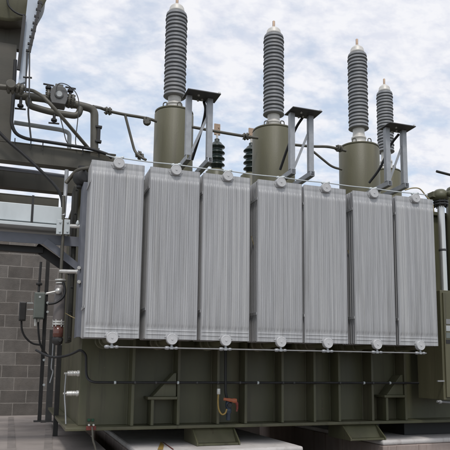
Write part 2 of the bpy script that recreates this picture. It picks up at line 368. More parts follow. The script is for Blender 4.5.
def make_radiator(loc):
    L = Vector(loc)
    fp = offs(front_panel(RW, RH), L); R_ = fp.build('radiator', radg, T, loc=L)
    for z in (RH-.012, .0):
        hd = MB()
        hd.tube([L+Vector((0,.02,z)), L+Vector((0,YT-YR-.004,z))], .047, 16)
        hd.disc(L+Vector((0,.40,z)), (0,1,0), .075, .03); hd.disc(L+Vector((0,.62,z)), (0,1,0), .085, .022); hd.disc(L+Vector((0,.65,z)), (0,1,0), .085, .022)
        hd.build('header_pipe', olive, R_)  # dark olive colour paints in the shade on these pipes
    for k in range(1, 7):
        y = .048*k; q = MB()
        q.prism([L+Vector((x,y,z)) for x,z in ((-RW/2,.01),(-RW/2+.012,0),(RW/2-.012,0),(RW/2,.01),(RW/2,RH-.01),(RW/2-.012,RH),(-RW/2+.012,RH),(-RW/2,RH-.01))], (0,.017,0))
        q.build('panel', radg, R_)
    for z in (RH-.012, .0):
        c = MB(); c.lathe([(.054,.05),(.054,.004),(.051,.0),(.047,-.001),(.045,.001),(.010,.001),(.009,-.004),(0.0,-.004)], L+Vector((0,-.035,z)), (0,1,0), 28)
        o_ = c.build('end_cap', capg, R_); ee = o_.modifiers.new('edge', 'EDGE_SPLIT'); ee.split_angle = rad(25)
        c = MB(); s_ = 1 if z < .5 else -1                       # pressed collar round the header
        c.prism([L+Vector((x,-.006,z+s_*dz)) for x,dz in ((-.075,.014),(.075,.014),(.05,.055),(-.05,.055))], (0,.008,0)); c.build('header_collar', radg, R_, bevel=.004)
    v = MB(); z = -.085
    v.tube([L+Vector((0,-.01,-.04)), L+Vector((0,-.01,z))], .012, 10)
    v.tube([L+Vector((-.045,-.01,z)), L+Vector((.045,-.01,z))], .010, 10)
    v.lathe([(0,-.026),(.013,-.022),(.018,-.01),(.018,.01),(.013,.022),(0,.026)], L+Vector((-.045,-.01,z)), (1,0,0), 12)
    v.lathe([(0,-.02),(.012,-.017),(.016,0),(.012,.017),(0,.02)], L+Vector((.045,-.01,z)), (1,0,0), 12)
    v.lathe([(.02,-.012),(.02,.012)], L+Vector((0,-.01,z)), (0,0,1), 12)
    v.build('drain_valve', galv, R_)
    v = MB(); z = RH+.05
    v.tube([L+Vector((0,0,RH+.03)), L+Vector((0,0,z))], .010, 8)
    v.lathe([(0,-.05),(.013,-.045),(.015,-.02),(.009,-.015),(.009,.02),(.014,.025),(.014,.048),(0,.052)], L+Vector((0,0,z)), (1,0,.15), 10)
    v.build('vent_plug', galvl, R_)
    for z in (RH*.16, RH*.87):
        s_ = MB(); s_.box(L+Vector((-RW/2-.006,.006,z)), L+Vector((-RW/2-.0005,.33,z+.028))); s_.build('side_strap', radg, R_)
    return R_
R0 = make_radiator((sum(RX[0])/2, YR, zRB))
for a, c in RX[1:]:
    copy_tree(R0, T, Vector(((a+c)/2, YR, zRB)) - WL[T.name])

# ------------------------------------------------ turrets and bushings
YTU = 7.75
def turret(cx, top_y, halfpx, lugs=True):
    c = P(cx, top_y+1.5, YTU); e = P(cx+halfpx, top_y+20, YTU); r_ = (e-P(cx, top_y+20, YTU)).length*.975
    o = Vector((c.x, YTU, zCV+.05)); h = c.z-o.z
    m = MB(); m.lathe([(r_+.04,0),(r_+.04,.03),(r_,.03),(r_,h-.035),(r_-.012,h-.02),(r_-.012,h-.012)], o, seg=48)
    m.sm = m.sm
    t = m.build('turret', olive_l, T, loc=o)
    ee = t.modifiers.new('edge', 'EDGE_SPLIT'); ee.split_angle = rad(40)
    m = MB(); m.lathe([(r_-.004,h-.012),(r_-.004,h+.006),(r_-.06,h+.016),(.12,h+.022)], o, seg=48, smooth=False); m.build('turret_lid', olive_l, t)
    for a in (-2.35, -1.5, .2):
        p = o + Vector((math.cos(a)*(r_-.03), math.sin(a)*(r_-.03), h)); d = Vector((-math.sin(a), math.cos(a), 0))*.028
        l = MB(); l.tube(fillet([p-d, p-d+Vector((0,0,.062)), p+d+Vector((0,0,.062)), p+d], .026), .0075, 8); l.build('lifting_lug', pipeol, t)
    return o + Vector((0,0,h+.02)), r_
def bushing(base, sh0, sh1, captop, rs, nshed=22):
    # base: point on turret lid; sh0/sh1: heights of first/last shed; rs: shed radius
    z0, z1, z2 = sh0-base.z, sh1-base.z, captop-base.z
    m = MB(); pr = [(rs*.62, z0)]; dz = (z1-z0)/nshed
    for i in range(nshed):
        z = z0+i*dz; big = rs if i % 2 == 0 else rs*.955
        pr += [(rs*.80,z+dz*.03),(big*.97,z+dz*.08),(big,z+dz*.16),(big*.99,z+dz*.30),(rs*.91,z+dz*.82),(rs*.80,z+dz*.94)]
    pr += [(rs*.7,z1),(rs*.6,z1+.005)]
    m.lathe(pr, base, seg=36); ins = m.build('bushing', porc, T, loc=base)
    m = MB(); rc = rs*.66
    m.lathe([(rc*1.28,0),(rc*1.28,.02),(rc*1.04,.024),(rc*1.04,z0*.42),(rc*1.10,z0*.44),(rc*1.10,z0*.53),(rc*.92,z0*.56),(rc*.86,z0*.8),(rc*.9,z0-.001)], base, seg=30)
    for k in range(8):
        a = k*math.pi/4; m.disc(base+Vector((math.cos(a)*rc*1.17, math.sin(a)*rc*1.17, .028)), (0,0,1), .012, .018, 6)
    m.build('base_collar', alu, ins)
    m = MB(); hc = (z2-z1)
    m.lathe([(rs*.66,z1+.006),(rs*.72,z1+.012),(rs*.72,z1+hc*.16),(rs*.66,z1+hc*.2),(rs*.66,z1+hc*.30),(rs*.58,z1+hc*.40),(rs*.34,z1+hc*.52),(rs*.2,z1+hc*.58),(0,z1+hc*.60)], base, seg=30); m.build('top_cap', alu, ins)
    m = MB(); m.lathe([(.019,z1+hc*.5),(.019,z1+hc*.97),(.013,z1+hc)], base, seg=12); m.build('terminal_pin', copper, ins)
specs = ((174.2,112,19.2, 97.5,13.5,-3.5), (273.6,130.5,19.8, 115.5,36,21), (359,147,17.8, 129.5,55,39.5))
tinfo = []
for cx, ty, hp, s0, s1, ct in specs:
    lid, r_ = turret(cx, ty, hp)
    tinfo.append((lid, r_))
    bushing(lid, P(cx, s0, YTU).z, P(cx, s1, YTU).z, P(cx, ct, YTU).z, .150)
YTU = 9.2
lid, r_ = turret(386.5, 171, 12.5)
bushing(lid, P(382.5,152,YTU).z, P(382.5,92.5,YTU).z, P(382.5,78.5,YTU).z, .150, 20)
YTU = 7.75
# black low-voltage bushings behind
for cx, yb, yt in ((216.6, 167, 143), (251.2, 171, 147)):
    Yl = 8.9; o = P(cx, yb, Yl); o.y = Yl; top = P(cx, yt, Yl).z-o.z
    m = MB(); n = 4; pr = [(.075,-.05)]; dz = top/n; rs = .125
    for i in range(n):
        z = i*dz; pr += [(.085,z+dz*.1),(rs,z+dz*.22),(rs,z+dz*.34),(rs*.9,z+dz*.5),(.085,z+dz*.75)]
    pr += [(.07,top),(.04,top+.02),(.04,top+.06)]
    m.lathe(pr, o, seg=28); lb = m.build('black_bushing', porcd, T, loc=o)
    m = MB(); m.lathe([(.17,zCV+.05-o.z),(.17,-.09),(.12,-.05)], o, seg=28); m.build('bushing_foot', olive, lb)
    m = MB(); m.lathe([(.018,top+.06),(.018,top+.14)], o, seg=10); m.build('stem', alu, lb)
    m = MB(); m.box(o+Vector((-.048,-.012,top+.13)), o+Vector((.048,.012,top+.31)))
    m.disc(o+Vector((.02,-.016,top+.25)), (0,1,0), .012, .012, 8); m.disc(o+Vector((-.02,-.016,top+.19)), (0,1,0), .012, .012, 8)
    m.build('terminal_blade', copper, lb, bevel=.003)

# ------------------------------------------------ galvanised stands (for arresters) in front of the turrets
YS = 6.62
def make_stand(loc, hh, sep):
    L = Vector(loc)
    t = thing('arrester_stand', L, 'x', 'stand', 'galvanised stands on the transformer cover')
    for s in (-1, 1):
        m = MB(); x = s*sep/2                                  # angle-section post
        m.box(L+Vector((x-.032,-.004,.0)), L+Vector((x+.032,.004,hh-.012))); m.box(L+Vector((x+.024,.0045,.0)), L+Vector((x+.032,.06,hh-.012)))
        m.box(L+Vector((x-.032,.0045,.0)), L+Vector((x-.024,.06,hh-.012)))
        m.build('post', galv, t, bevel=.002)
        m = MB(); m.box(L+Vector((x-.028,-.03,-.065)), L+Vector((x+.028,.62,-.058))); m.box(L+Vector((x-.028,-.03,-.0575)), L+Vector((x-.021,.62,.0))); m.box(L+Vector((x+.021,-.03,-.0575)), L+Vector((x+.028,.62,-.001)))
        m.build('foot_channel', galv, t, bevel=.002)
        m = MB(); m.bar(L+Vector((x,.61,-.03)), L+Vector((x,.61,zCV+.055-L.z)), .05, .05, (0,1,0)); m.build('foot_strut', galv, t)
    m = MB(); m.bar(L+Vector((sep/2,.03,hh-.17)), L+Vector((-sep/2+.03,.035,.02)), .03, .006, (0,1,0)); m.build('brace', galv, t)
    m = MB(); m.box(L+Vector((-sep/2-.055,-.14,hh-.010)), L+Vector((sep/2+.085,.12,hh+.002)))
    m.build('top_plate', plated, t, bevel=.002)
    for x, y, dz in ((-sep/2-.005,.03,-.02),(sep/2+.02,.03,-.02),(-.03,-.05,-.02),(.04,.05,-.02),(.0,.09,-.02),(sep/2+.07,-.12,.012)):
        m = MB(); m.disc(L+Vector((x,y,hh+dz)), (0,0,1), .014, .02, 6); m.build('bolt', silver, t)
    return t
stp = (((187,160),(210.5,163),95.5,'leftmost'), ((293.2,167),(311,170.5),113,'mid'), ((389.3,178),(405.3,180),128,'right'))
seps = []; locs = []
for a, c, ty, _ in stp:
    A = P(*a, YS); B = P(*c, YS); seps.append(B.x-A.x); locs.append((Vector(((A.x+B.x)/2, YS, (A.z+B.z)/2)), P((a[0]+c[0])/2, ty, YS).z-(A.z+B.z)/2))
hh = sum(l[1] for l in locs)/3; sp_ = sum(seps)/3
labs = ('grey galvanised steel stand in front of the left bushing turret', 'grey galvanised steel stand in front of the middle bushing turret', 'grey galvanised steel stand in front of the right bushing turret and rear bushing')
stands = []
for i, (l, h_) in enumerate(locs):
    l = l + Vector((0, 0, h_-hh))
    if i == 0: s0_ = make_stand(l, hh, sp_); s0_['label'] = labs[0]; stands.append(s0_)
    else:
        c = copy_tree(s0_, None, l); c['label'] = labs[i]; stands.append(c)
# earth cables hanging from the stands' plates
def cable(name, pts, r, m, label, cat, smooth=True, seg=8, group=None):
    pp = curve(pts) if smooth else pts
    mb = MB(); mb.tube(pp, r, seg); o = mb.build(name, m, None, loc=Vector(pp[0])); tag(o, label, cat, group); return o
YC = 6.72
cabs = (((204,102),(205.5,110),(203,124),(198,141),(192,160)), ((303,117),(296,128),(288,147),(280,170)), ((399,134),(390,146),(380,168),(369,183)))
for pts, lb in zip(cabs, ('left', 'middle', 'right')):
    cable('earth_cable', [P(x,y,YC+.12*k) for k,(x,y) in enumerate(pts)], .017, blk, 'thick black cable dropping from the top plate of the %s galvanised stand' % lb, 'cable', group='black cables on the stands')
cable('looped_cable', [P(x,y,YC+.02) for x,y in ((206,102),(210,108),(211.5,114),(209,119),(206,112),(205,104))], .007, blk, 'thin black cable looped round the right post of the leftmost galvanised stand', 'cable')

# ------------------------------------------------ tie rods on the radiators
m_ = MB(); za = zRB-.085
xs0 = sum(RX[0])/2-.02; xs1 = sum(RX[6])/2+.08
m_.tube([(xs0,YR-.012,za),(xs1,YR-.012,za)], .0068, 8); o = m_.build('drain_pipe', linkm, loc=Vector((xs0,YR,za)))
tag(o, 'long thin grey pipe linking the drain valves under all the radiators', 'pipe')
m_ = MB(); a = P(103,152.5,YR-.0); b2 = P(432,189,YR-.0); zt = zRT+.05
pts = [Vector((P(106,153,YR).x,YR-.0,zt+.012))]
for a_, c_ in RX: pts += [Vector(((a_+c_)/2,YR,zt)), ]
for i in range(len(pts)-1, 0, -1): pts.insert(i, (pts[i]+pts[i-1])/2 + Vector((0,0,-.006)))
pts.append(pts[-1]+Vector((.18,0,-.0)))
m_.tube(curve(pts,3), .0065, 8); o = m_.build('vent_pipe', galvl, loc=pts[0]); tag(o, 'long thin pale pipe running along the tops of all the radiators', 'pipe')
cable('brass_capillary', [P(x,y,YR+.1) for x,y in ((405,190),(413,188),(420,189),(426,196),(432,203),(434,212))], .0075, brass, 'thin brass coloured tube arching over the last radiator on the right', 'tube')

# ------------------------------------------------ pipe run between turrets
def joint(mb, p, ax, r=.055, t=.03):
    p = Vector(p); ax = Vector(ax).normalized()
    mb.disc(p-ax*.02, ax, r, t*.8, 16); mb.disc(p+ax*.02, ax, r, t*.8, 16)
    a = ax.orthogonal().normalized(); b_ = ax.cross(a)
    for k in range(4):
        an = k*math.pi/2+.5; q = p+(a*math.cos(an)+b_*math.sin(an))*r*.78; mb.tube([q-ax*.045, q+ax*.045], .008, 6)
Yv = 7.55
v = thing('vent_pipe_run', P(100,107,Yv), 'thin olive pipe with flanged joints running from turret to turret', 'pipe')
m_ = MB(); m_.tube(fillet([P(93,106.5,7.3),P(101,108,Yv),P(108,111,Yv),P(124,114.5,Yv),P(140,117,Yv),P(150,119,Yv),P(157,121.5,Yv)],.1), .019, 10); mp_ = m_.build('pipe', pipeol, v)
m_ = MB(); m_.tube(fillet([P(192,127,Yv),P(225,133,Yv),P(246,136.5,Yv),P(258,138,Yv)],.05), .019, 10); m_.build('pipe', pipeol, v)
m_ = MB(); m_.tube(fillet([P(291,144.5,Yv),P(312,146.5,Yv),P(328,146.5,Yv),P(339,149,Yv),P(346,151,Yv)],.1), .019, 10); m_.build('pipe', pipeol, v)
m_ = MB(); m_.tube(fillet([P(125,114.5,Yv),P(129,130,Yv),P(134.5,151,Yv),P(139,156,Yv-.05),P(146,160,Yv-.1)],.08), .017, 10); m_.build('branch_pipe', pipeol, v)
m_ = MB(); m_.tube(fillet([P(312,150.5,Yv),P(332,167,Yv),P(342,169.5,Yv)],.08), .016, 10); m_.build('branch_pipe', pipeol, v)
for q, ax in (((108,111),(1,0,0)),((147,121.3),(0.2,1,0)),((139.5,155.5),(.7,.3,-.5)),((246,136.5),(.8,-.5,0)),((339,148.5),(1,.2,0))):
    m_ = MB(); joint(m_, P(*q, Yv), ax, .05); m_.build('flanged_joint', pipeol, v, bevel=.002)

# ------------------------------------------------ left steel: beams, column, conservator
yA, yB_, yC_ = 7.2, 8.3, 9.46
zbt = P(0,140,yA).z; zbb = P(0,159.5,yA).z
fr = thing('support_beams', (-.6, yA, zbb), 'olive green steel beams carrying the oil conservator at the left of the transformer', 'steel frame')
def ibeam(y, x0, x1, nm):
    m = MB(); wd = .07
    m.box((x0,y,zbb+.014),(x1,y+.01,zbt-.014)); m.box((x0,y-.004,zbt-.0135),(x1,y+wd*2,zbt)); m.box((x0,y-.004,zbb),(x1,y+wd*2,zbb+.0135))
    return m.build(nm, beamp, fr, bevel=.002)
ibeam(yA, -1.7, P(116,155,yA).x, 'beam'); ibeam(yB_, -1.9, P(90,180,yB_).x, 'beam'); ibeam(yC_, -2.1, P(59,198,yC_).x, 'beam')
cl = P(-24,100,yA).x; cr = P(13,100,yA).x
m_ = MB(); m_.box((cl,yA,zbt+.002),(cr,yA+.012,P(0,42,yA).z)); m_.box((cr-.012,yA+.013,zbt+.002),(cr,yA+.2,P(0,42,yA).z)); m_.build('column', beamp, fr, bevel=.002)
m_ = MB(); xk = P(-3,180,yB_).x; m_.box((xk-.16,yA+.15,zbb+.01),(xk-.02,yC_,zbt-.02)); m_.build('cross_beam', beamp, fr, bevel=.002)
xb = -1.5
for y in (yA+.06, yC_+.06):
    m_ = MB(); m_.box((xb-.07,y-.05,SLAB),(xb+.07,y+.09,zbb-.002)); m_.build('leg', beamp, fr, bevel=.003)
# conservator: horizontal drum lying along the depth, its dished end towards us
yc0, yc1 = 7.05, 7.66
cc = P(4.6,-19.6,yc0); edge = P(4.6,18.2,yc0); rc = (edge-cc).length
cs = thing('oil_conservator', (cc.x, yc0, cc.z-rc), 'big olive oil conservator drum at the upper left corner on its steel column', 'tank')
m_ = MB(); m_.lathe([(rc,.03),(rc*.985,(yc1-yc0)*.6),(rc*.9,(yc1-yc0)*.9),(rc*.6,(yc1-yc0)*1.02),(0,(yc1-yc0)*1.04)], (cc.x,yc0,cc.z), (0,1,0), 72); dm = m_.build('drum', beamp, cs)
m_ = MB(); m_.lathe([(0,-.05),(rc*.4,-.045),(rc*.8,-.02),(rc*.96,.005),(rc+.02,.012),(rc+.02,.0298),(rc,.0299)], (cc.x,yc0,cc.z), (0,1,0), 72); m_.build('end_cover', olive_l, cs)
m_ = MB(); m_.box((cl, yA+.10, P(0,42,yA).z+.002),(P(21,40,yA+.1).x,yA+.18,cc.z-rc*.5)); m_.build('saddle', beamp, cs)  # saddle plate added to fill in the dark under the drum
# cable looping on the drum end
cable('drum_cable', [P(x,y,yc0-.07) for x,y in ((7,-3),(8.5,5),(13,10.5),(20,14.5),(25,15))], .011, blk, 'black cable looped across the front end of the oil conservator drum', 'cable')

# pale tray with toothed black edge, hanging beside the column
yt_ = 6.92
tr = thing('cable_tray', P(22,84,yt_), 'pale blue grey upright cable tray with a black studded edge beside the conservator', 'cable tray')
m_ = MB(); m_.prism([P(x,y,yt_) for x,y in ((28,-4),(39,-4),(25.5,82),(18,84))], (0,.05,0)); m_.build('tray_sheet', traym, tr, bevel=.003)
m_ = MB(); m_.bar(P(40.8,1.5,yt_-.03), P(29.3,52,yt_-.03), .03, .022, (0,1,0))
for k in range(8):
    t_ = k/7; q = P(40.8-11.5*t_-1.2, 3+48*t_, yt_-.03); m_.bar(q+Vector((-.022,0,.004)), q+Vector((.03,0,0)), .022, .026, (0,1,0))
m_.build('studded_edge', blks, tr)
m_ = MB(); m_.bar(P(24.5,16,yt_-.04), P(18.5,70,yt_-.04), .035, .03, (0,1,0)); m_.build('black_channel', blks, tr)
m_ = MB(); m_.tube([P(27.2,50,yt_-.03),P(25.5,92,yt_-.03)], .008, 8); m_.tube([P(29.6,50,yt_-.03),P(29.2,98,yt_-.1)], .008, 8); m_.tube([P(23,77,yt_-.035),P(32,77.8,yt_-.035)], .011, 8); m_.build('hanger_rods', dgrey, tr)

# gas relay pipe
yp = 7.3
gp = thing('relay_pipe', P(94,148,yp), 'olive oil pipe with a gas relay, isolating valves and a bypass loop at upper left', 'pipe')
m_ = MB(); m_.tube(fillet([P(-8,93.5,yp),P(24,96,yp),P(52,99.5,yp),P(82,106,yp),P(94.5,109.5,yp),P(94.3,150,yp)],.16), .047, 18); m_.build('main_pipe', pipeol, gp)
m_ = MB(); m_.tube(fillet([P(28.5,97,yp),P(28.5,105.5,yp-.02),P(50,112,yp-.02),P(78.5,116.5,yp-.02),P(81,105,yp)],.12), .038, 16); m_.build('bypass_loop', pipeol, gp)
m_ = MB(); c = P(58.5,98.5,yp)
m_.prism([c+Vector((x,-.095,z)) for x,z in ((-.075,-.10),(.075,-.10),(.095,-.04),(.095,.06),(.06,.11),(-.06,.11),(-.095,.06),(-.095,-.04))], (0,.19,0))
m_.box(c+Vector((-.045,-.05,.111)), c+Vector((.045,.05,.16))); m_.disc(c+Vector((.0,-.1,.01)), (0,1,0), .05, .02, 20)
rl = m_.build('gas_relay', relm, gp, bevel=.006)
m_ = MB(); m_.disc(c+Vector((0,-.113,.01)), (0,1,0), .035, .004, 20); m_.build('sight_window', lgrey, rl)
for px, py in ((48,96.5),(69,101),(72.5,101.5)):
    q = P(px,py,yp); m_ = MB(); m_.disc(q, (1,0,-.05), .085, .028, 20)
    for k in range(6):
        an = k*math.pi/3; m_.disc(q+Vector((0,math.cos(an)*.068,math.sin(an)*.068)), (1,0,0), .012, .06, 6)
    m_.build('pipe_flange', pipeol, gp, bevel=.002)
for px, py, dz in ((48,96,1),(70,99,1),(54.5,112,-1),(21,97.5,-1)):
    q = P(px,py,yp-.03); m_ = MB(); m_.tube([q, q+Vector((0,0,dz*.13))], .017, 10); m_.disc(q+Vector((0,0,dz*.1)), (0,0,1), .035, .03, 12); m_.bar(q+Vector((-.06,0,dz*.14)), q+Vector((.06,0,dz*.135)), .02, .014); m_.build('valve_handle', blks, gp)
q = P(97.5,133,yp); m_ = MB(); m_.box(q+Vector((-.01,-.05,-.13)), q+Vector((.03,-.02,.05))); m_.box(q+Vector((-.03,-.06,.05)), q+Vector((.045,.0,.075))); m_.box(q+Vector((-.03,-.06,-.13)), q+Vector((.045,.0,-.105))); m_.build('pipe_bracket', blks, gp, bevel=.002)
# flange cluster on the column
m_ = MB(); q = P(11,87.5,yp-.46); joint(m_, q, (1,0,0), .07, .04); m_.disc(q+Vector((.0,-.07,.0)), (0,1,0), .05, .06); m_.tube([P(-6,86,yp-.46), P(24,89.5,yp-.46)], .03, 12)
joint(m_, P(20,89,yp-.46), (1,0,-.2), .06, .04); m_.build('flange_cluster', pipeol, gp, bevel=.002)
cable('diagonal_pipe', fillet([P(20,88.8,yp-.18),P(33,90.5,yp-.19),P(44,97,yp-.46),P(60,115,yp-.46),P(89,149,yp-.12)],.12), .02, pipeol, 'thin dark olive pipe slanting down to the right across the gas relay', 'pipe', smooth=False, seg=10)
cable('grey_pipe', fillet([P(14,122.5,yp+.2),P(40,126.5,yp+.2),P(62,130,yp+.2),P(69.5,133,yp+.2),P(69,152,yp+.2)],.14), .026, lgrey, 'light grey pipe with a bend below the gas relay pipe', 'pipe', smooth=False, seg=12)
cable('black_hose', fillet([P(15.5,60,yA-.06),P(13.6,95,yA-.06),P(11.3,124,yA-.06),P(15.5,134,yA-.06),P(26,138.8,yA-.06),P(60,143.7,yA-.06),P(92,149,yA-.06),P(108,154.5,yA-.06),P(112,158,yA-.06)],.2), .02, blk, 'black hose running down the column and along the top of the front olive beam', 'hose', smooth=False)
for px in (15,31,43,83,99):
    m_ = MB(); q = P(px, 139+ (px-15)*.118, yA-.03); m_.tube([q+Vector((0,0,-.09)), q+Vector((0,0,.01))], .006, 6)
    tag(m_.build('hose_clip', dgrey, loc=q), 'small dark clip rod holding the black hose above the front olive beam', 'clip', 'hose clips on the beam')
cable('thin_conduit', [P(x,y,yA-.1) for x,y in ((29,97),(28.3,112),(29.5,125),(31,139))], .010, dgrey, 'thin dark conduit dropping straight from the bypass loop to the olive beam', 'conduit')
cable('relay_wire', [P(x,y,yp-.14) for x,y in ((56,92),(57.5,85),(62,83.3),(69,86),(76,93),(79,104),(77.5,122),(75.5,141),(77,147))], .0055, dgrey, 'thin wire arching over the gas relay and hanging down to the beam', 'wire')
cable('thin_wire', [P(x,y,yp-.1) for x,y in ((60,116),(63,128),(66,140),(70,146))], .006, dgrey, 'thin short wire hanging under the gas relay', 'wire')
cable('diagonal_cable', [P(x,y,yA-.12) for x,y in ((-3,130),(8,141),(22,153),(36,166),(50,180),(58,190),(62,200),(62.5,214))], .017, blk, 'black cable slanting across the olive beams and galvanised trunking', 'cable')
cable('sky_pipe', fillet([P(-4,167.3,7.6),P(30,171.3,7.6),P(66,176.5,7.6)],.05), .022, blueg, 'blue grey pipe in the gap between the two upper olive beams', 'pipe', smooth=False, seg=10)

# galvanised cable trunking
yk = 6.85
gt = thing('cable_trunking', P(20,222,yk), 'wide pale galvanised cable trunking running into the left end of the transformer', 'trunking')
def strip(m, pts4, depth): return m.prism([P(x,y,yk) for x,y in pts4], (0,depth,0))
xe = P(63,215,yk).x; xs_ = -1.9
za_, zb_ = P(0,201.5,yk).z, P(0,219,yk).z
m_ = MB(); m_.box((xs_,yk,zb_),(xe,yk+.5,za_)); m_.build('duct', galvl, gt, bevel=.004)
zc_ = P(0,223.5,yk-.05).z
m_ = MB(); m_.box((xs_,yk-.05,zc_),(P(70,226,yk).x,yk+.5,zc_+.034)); m_.build('bottom_tray', galvl, gt, bevel=.003)
m_ = MB(); x = P(33,200,yk).x; m_.box((x-.012,yk-.004,zb_-.01),(x+.012,yk+.004,za_+.1)); m_.build('strap', blks, gt)
# blue-grey bracket frame under it
yf = 6.95
bf = thing('bracket_frame', P(78,335,yf), 'blue grey steel bracket frame with a diagonal brace under the cable trunking', 'steel frame')
zt1, zb1 = P(0,231,yf).z, P(0,241,yf).z
m_ = MB(); m_.box((xs_,yf,zb1),(P(80,245,yf).x,yf+.012,zt1)); m_.box((xs_,yf+.013,zt1-.014),(P(79,245,yf).x,yf+.12,zt1)); m_.build('arm', blueg, bf, bevel=.002)
m_ = MB(); m_.box((xs_,yf+.15,zb1-.07),(P(44,245,yf).x,yf+.24,zb1-.003)); m_.build('lower_arm', blks, bf, bevel=.002)
m_ = MB(); m_.bar(P(45,241,yf-.01), P(79,268,yf-.01), .012, .075, (0,0,1)); m_.build('brace', blueg, bf, bevel=.002)
m_ = MB(); m_.bar(P(36,247,yf+.2), P(72,272,yf+.2), .03, .1, (0,0,1)); m_.build('brace', blks, bf, bevel=.002)
yq = 6.42; m_ = MB()
a = P(81.2,300,yq); m_.box((a.x-.028,yq,P(80,337,yq).z),(a.x+.028,yq+.012,P(86,182,yq).z)); m_.box((a.x-.028,yq+.013,P(80,337,yq).z),(a.x-.018,yq+.3,P(86,182,yq).z)); m_.build('post', blueg, bf, bevel=.002)
for y_ in (268, 282):
    m_ = MB(); q = P(79,y_,yq-.01); m_.disc(q, (0,1,0), .02, .03, 6); m_.build('bolt', silver, bf)

# upright conduits and the dehydrating breather
up = MB(); up.tube(fillet([P(66.8,170,6.9),P(65.6,190,6.9),P(63.6,216,6.8)],.05), .022, 12); o = up.build('grey_conduit', galv, loc=P(63.6,216,6.8)); tag(o, 'upright grey conduit behind the black diagonal cable left of the first radiator', 'conduit')
yb = 6.8
br = thing('dehydrating_breather', P(58,345,yb), 'breather canister with a grey body and reddish sight glass hanging on an olive pipe', 'breather')
m_ = MB(); m_.tube([P(63.8,196,yb),P(62.8,240,yb),P(60.5,281,yb)], .017, 10); m_.build('hanging_pipe', pipeol, br)
o = P(58.5,322,yb); hb = (P(59,285,yb)-o).length
m_ = MB(); rb = .058; m_.lathe([(rb*.9,0),(rb,.02),(rb,hb-.03),(rb*.8,hb),(.02,hb+.01)], o, seg=24); m_.build('canister', greybrown, br)
for z, r_ in ((hb+.02,.05),(hb+.05,.06),(0.0,.062),(-.025,.062)):
    m_ = MB(); m_.disc(o+Vector((0,0,z)), (0,0,1), r_, .02, 18); m_.build('clamp_ring', silver, br)
for k in range(6):
    an = k*math.pi/3; m_ = MB(); m_.tube([o+Vector((math.cos(an)*.054,math.sin(an)*.054,-.05)), o+Vector((math.cos(an)*.054,math.sin(an)*.054,.025))], .007, 6); m_.build('tie_bolt', silver, br)
m_ = MB(); m_.lathe([(.045,-.16),(.052,-.15),(.052,-.035),(.045,-.0355)], o, seg=20); m_.build('sight_glass', glassm, br)
m_ = MB(); m_.lathe([(.03,-.24),(.05,-.22),(.056,-.18),(.05,-.162)], o, seg=20); m_.disc(o+Vector((.02,-.04,-.19)), (0,1,0), .02, .04, 12); m_.build('oil_cup', blks, br)
m_ = MB(); q = P(58.5,291,yb-.075); m_.lathe([(0,-.035),(.03,-.03),(.034,0),(.03,.03),(0,.035)], q, (0,1,0), 16); m_.tube([q, P(46.5,293.5,yb-.06)], .012, 8); m_.build('tap', silver, br)
# silver cross pipes with white brackets
for y0, y1, xa, xb2, nm in ((226,226.5,66,83,'upper'), (271.3,271.8,60,80,'lower')):
    m_ = MB(); m_.tube([P(xa,y0,yb), P(xb2,y1,yb-.1)], .022, 12); m_.disc(P(xb2-2,y1,yb-.09), (1,0,0), .03, .03)
    tag(m_.build('silver_pipe', silver, loc=P(xa,y0,yb)), 'short silver pipe reaching the bracket frame post, the %s of two' % nm, 'pipe', 'silver pipes at the bracket frame')
for x in (59.5, 67):
    m_ = MB(); q = P(x,226,yb-.04); m_.box(q+Vector((-.03,-.006,-.09)), q+Vector((.03,.0,.07))); m_.box(q+Vector((-.03,.0005,-.09)), q+Vector((-.022,.05,.07)))
    for z in (-.06,.04): m_.disc(q+Vector((0.005,-.01,z)), (0,1,0), .012, .014, 6)
    tag(m_.build('clamp_plate', galvl, loc=q, bevel=.002), 'pale clamp plate holding the upright pipe to the trunking, %s' % ('left of the pipe' if x < 62 else 'right of the pipe'), 'bracket', 'clamp plates on the trunking')
m_ = MB(); m_.tube(curve([P(66,183,6.75), P(70,178,6.75), P(76,171.5,6.7), P(82,169,6.6), P(90,168,6.5)]), .02, 10)
tag(m_.build('bent_pipe', pipeol, loc=P(66,183,6.75)), 'short bent olive pipe arching towards the top of the first radiator', 'pipe')
m_ = MB(); q = P(81.5,178,6.62); m_.lathe([(.075,-.05),(.075,.05),(.04,.055)], q, (.5,-1,0), 20); m_.tube([q+Vector((0,.05,-.1)), q+Vector((.01,.05,.14))], .045, 12); m_.disc(q, (0,0,1), .05, .06)
tag(m_.build('header_valve', blks, loc=q, bevel=.003), 'dark round valve beside the top left corner of the first radiator', 'valve')
# small valve on the tank end lower and cables to it
m_ = MB(); q = P(84,222,6.3)
m_.lathe([(.010,0),(.02,.018),(.008,.05)], q+Vector((-.06,0,-.04)), (0,0,1), 10); tag(m_.build('pale_cone', galvl, loc=q), 'small pale cone shaped fitting left of the first radiator', 'fitting')

a = P(66.5,342,7.02); b_ = P(79,186,7.02)  # dark block added to stand in for the shade at the tank end
tb = thing('shade_block', ((a.x+b_.x)/2, 7.02, a.z), 'tall added dark olive shade block between the breather pipe and the first radiator', 'shade block')
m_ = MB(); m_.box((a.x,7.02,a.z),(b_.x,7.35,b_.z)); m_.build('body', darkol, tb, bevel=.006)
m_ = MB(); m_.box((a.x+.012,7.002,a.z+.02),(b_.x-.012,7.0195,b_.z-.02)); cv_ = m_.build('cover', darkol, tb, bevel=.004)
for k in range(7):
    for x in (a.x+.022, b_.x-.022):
        m_ = MB(); m_.disc((x,6.999,a.z+.05+k*(b_.z-a.z-.1)/6), (0,1,0), .009, .012, 6); m_.build('bolt', dgrey, cv_)
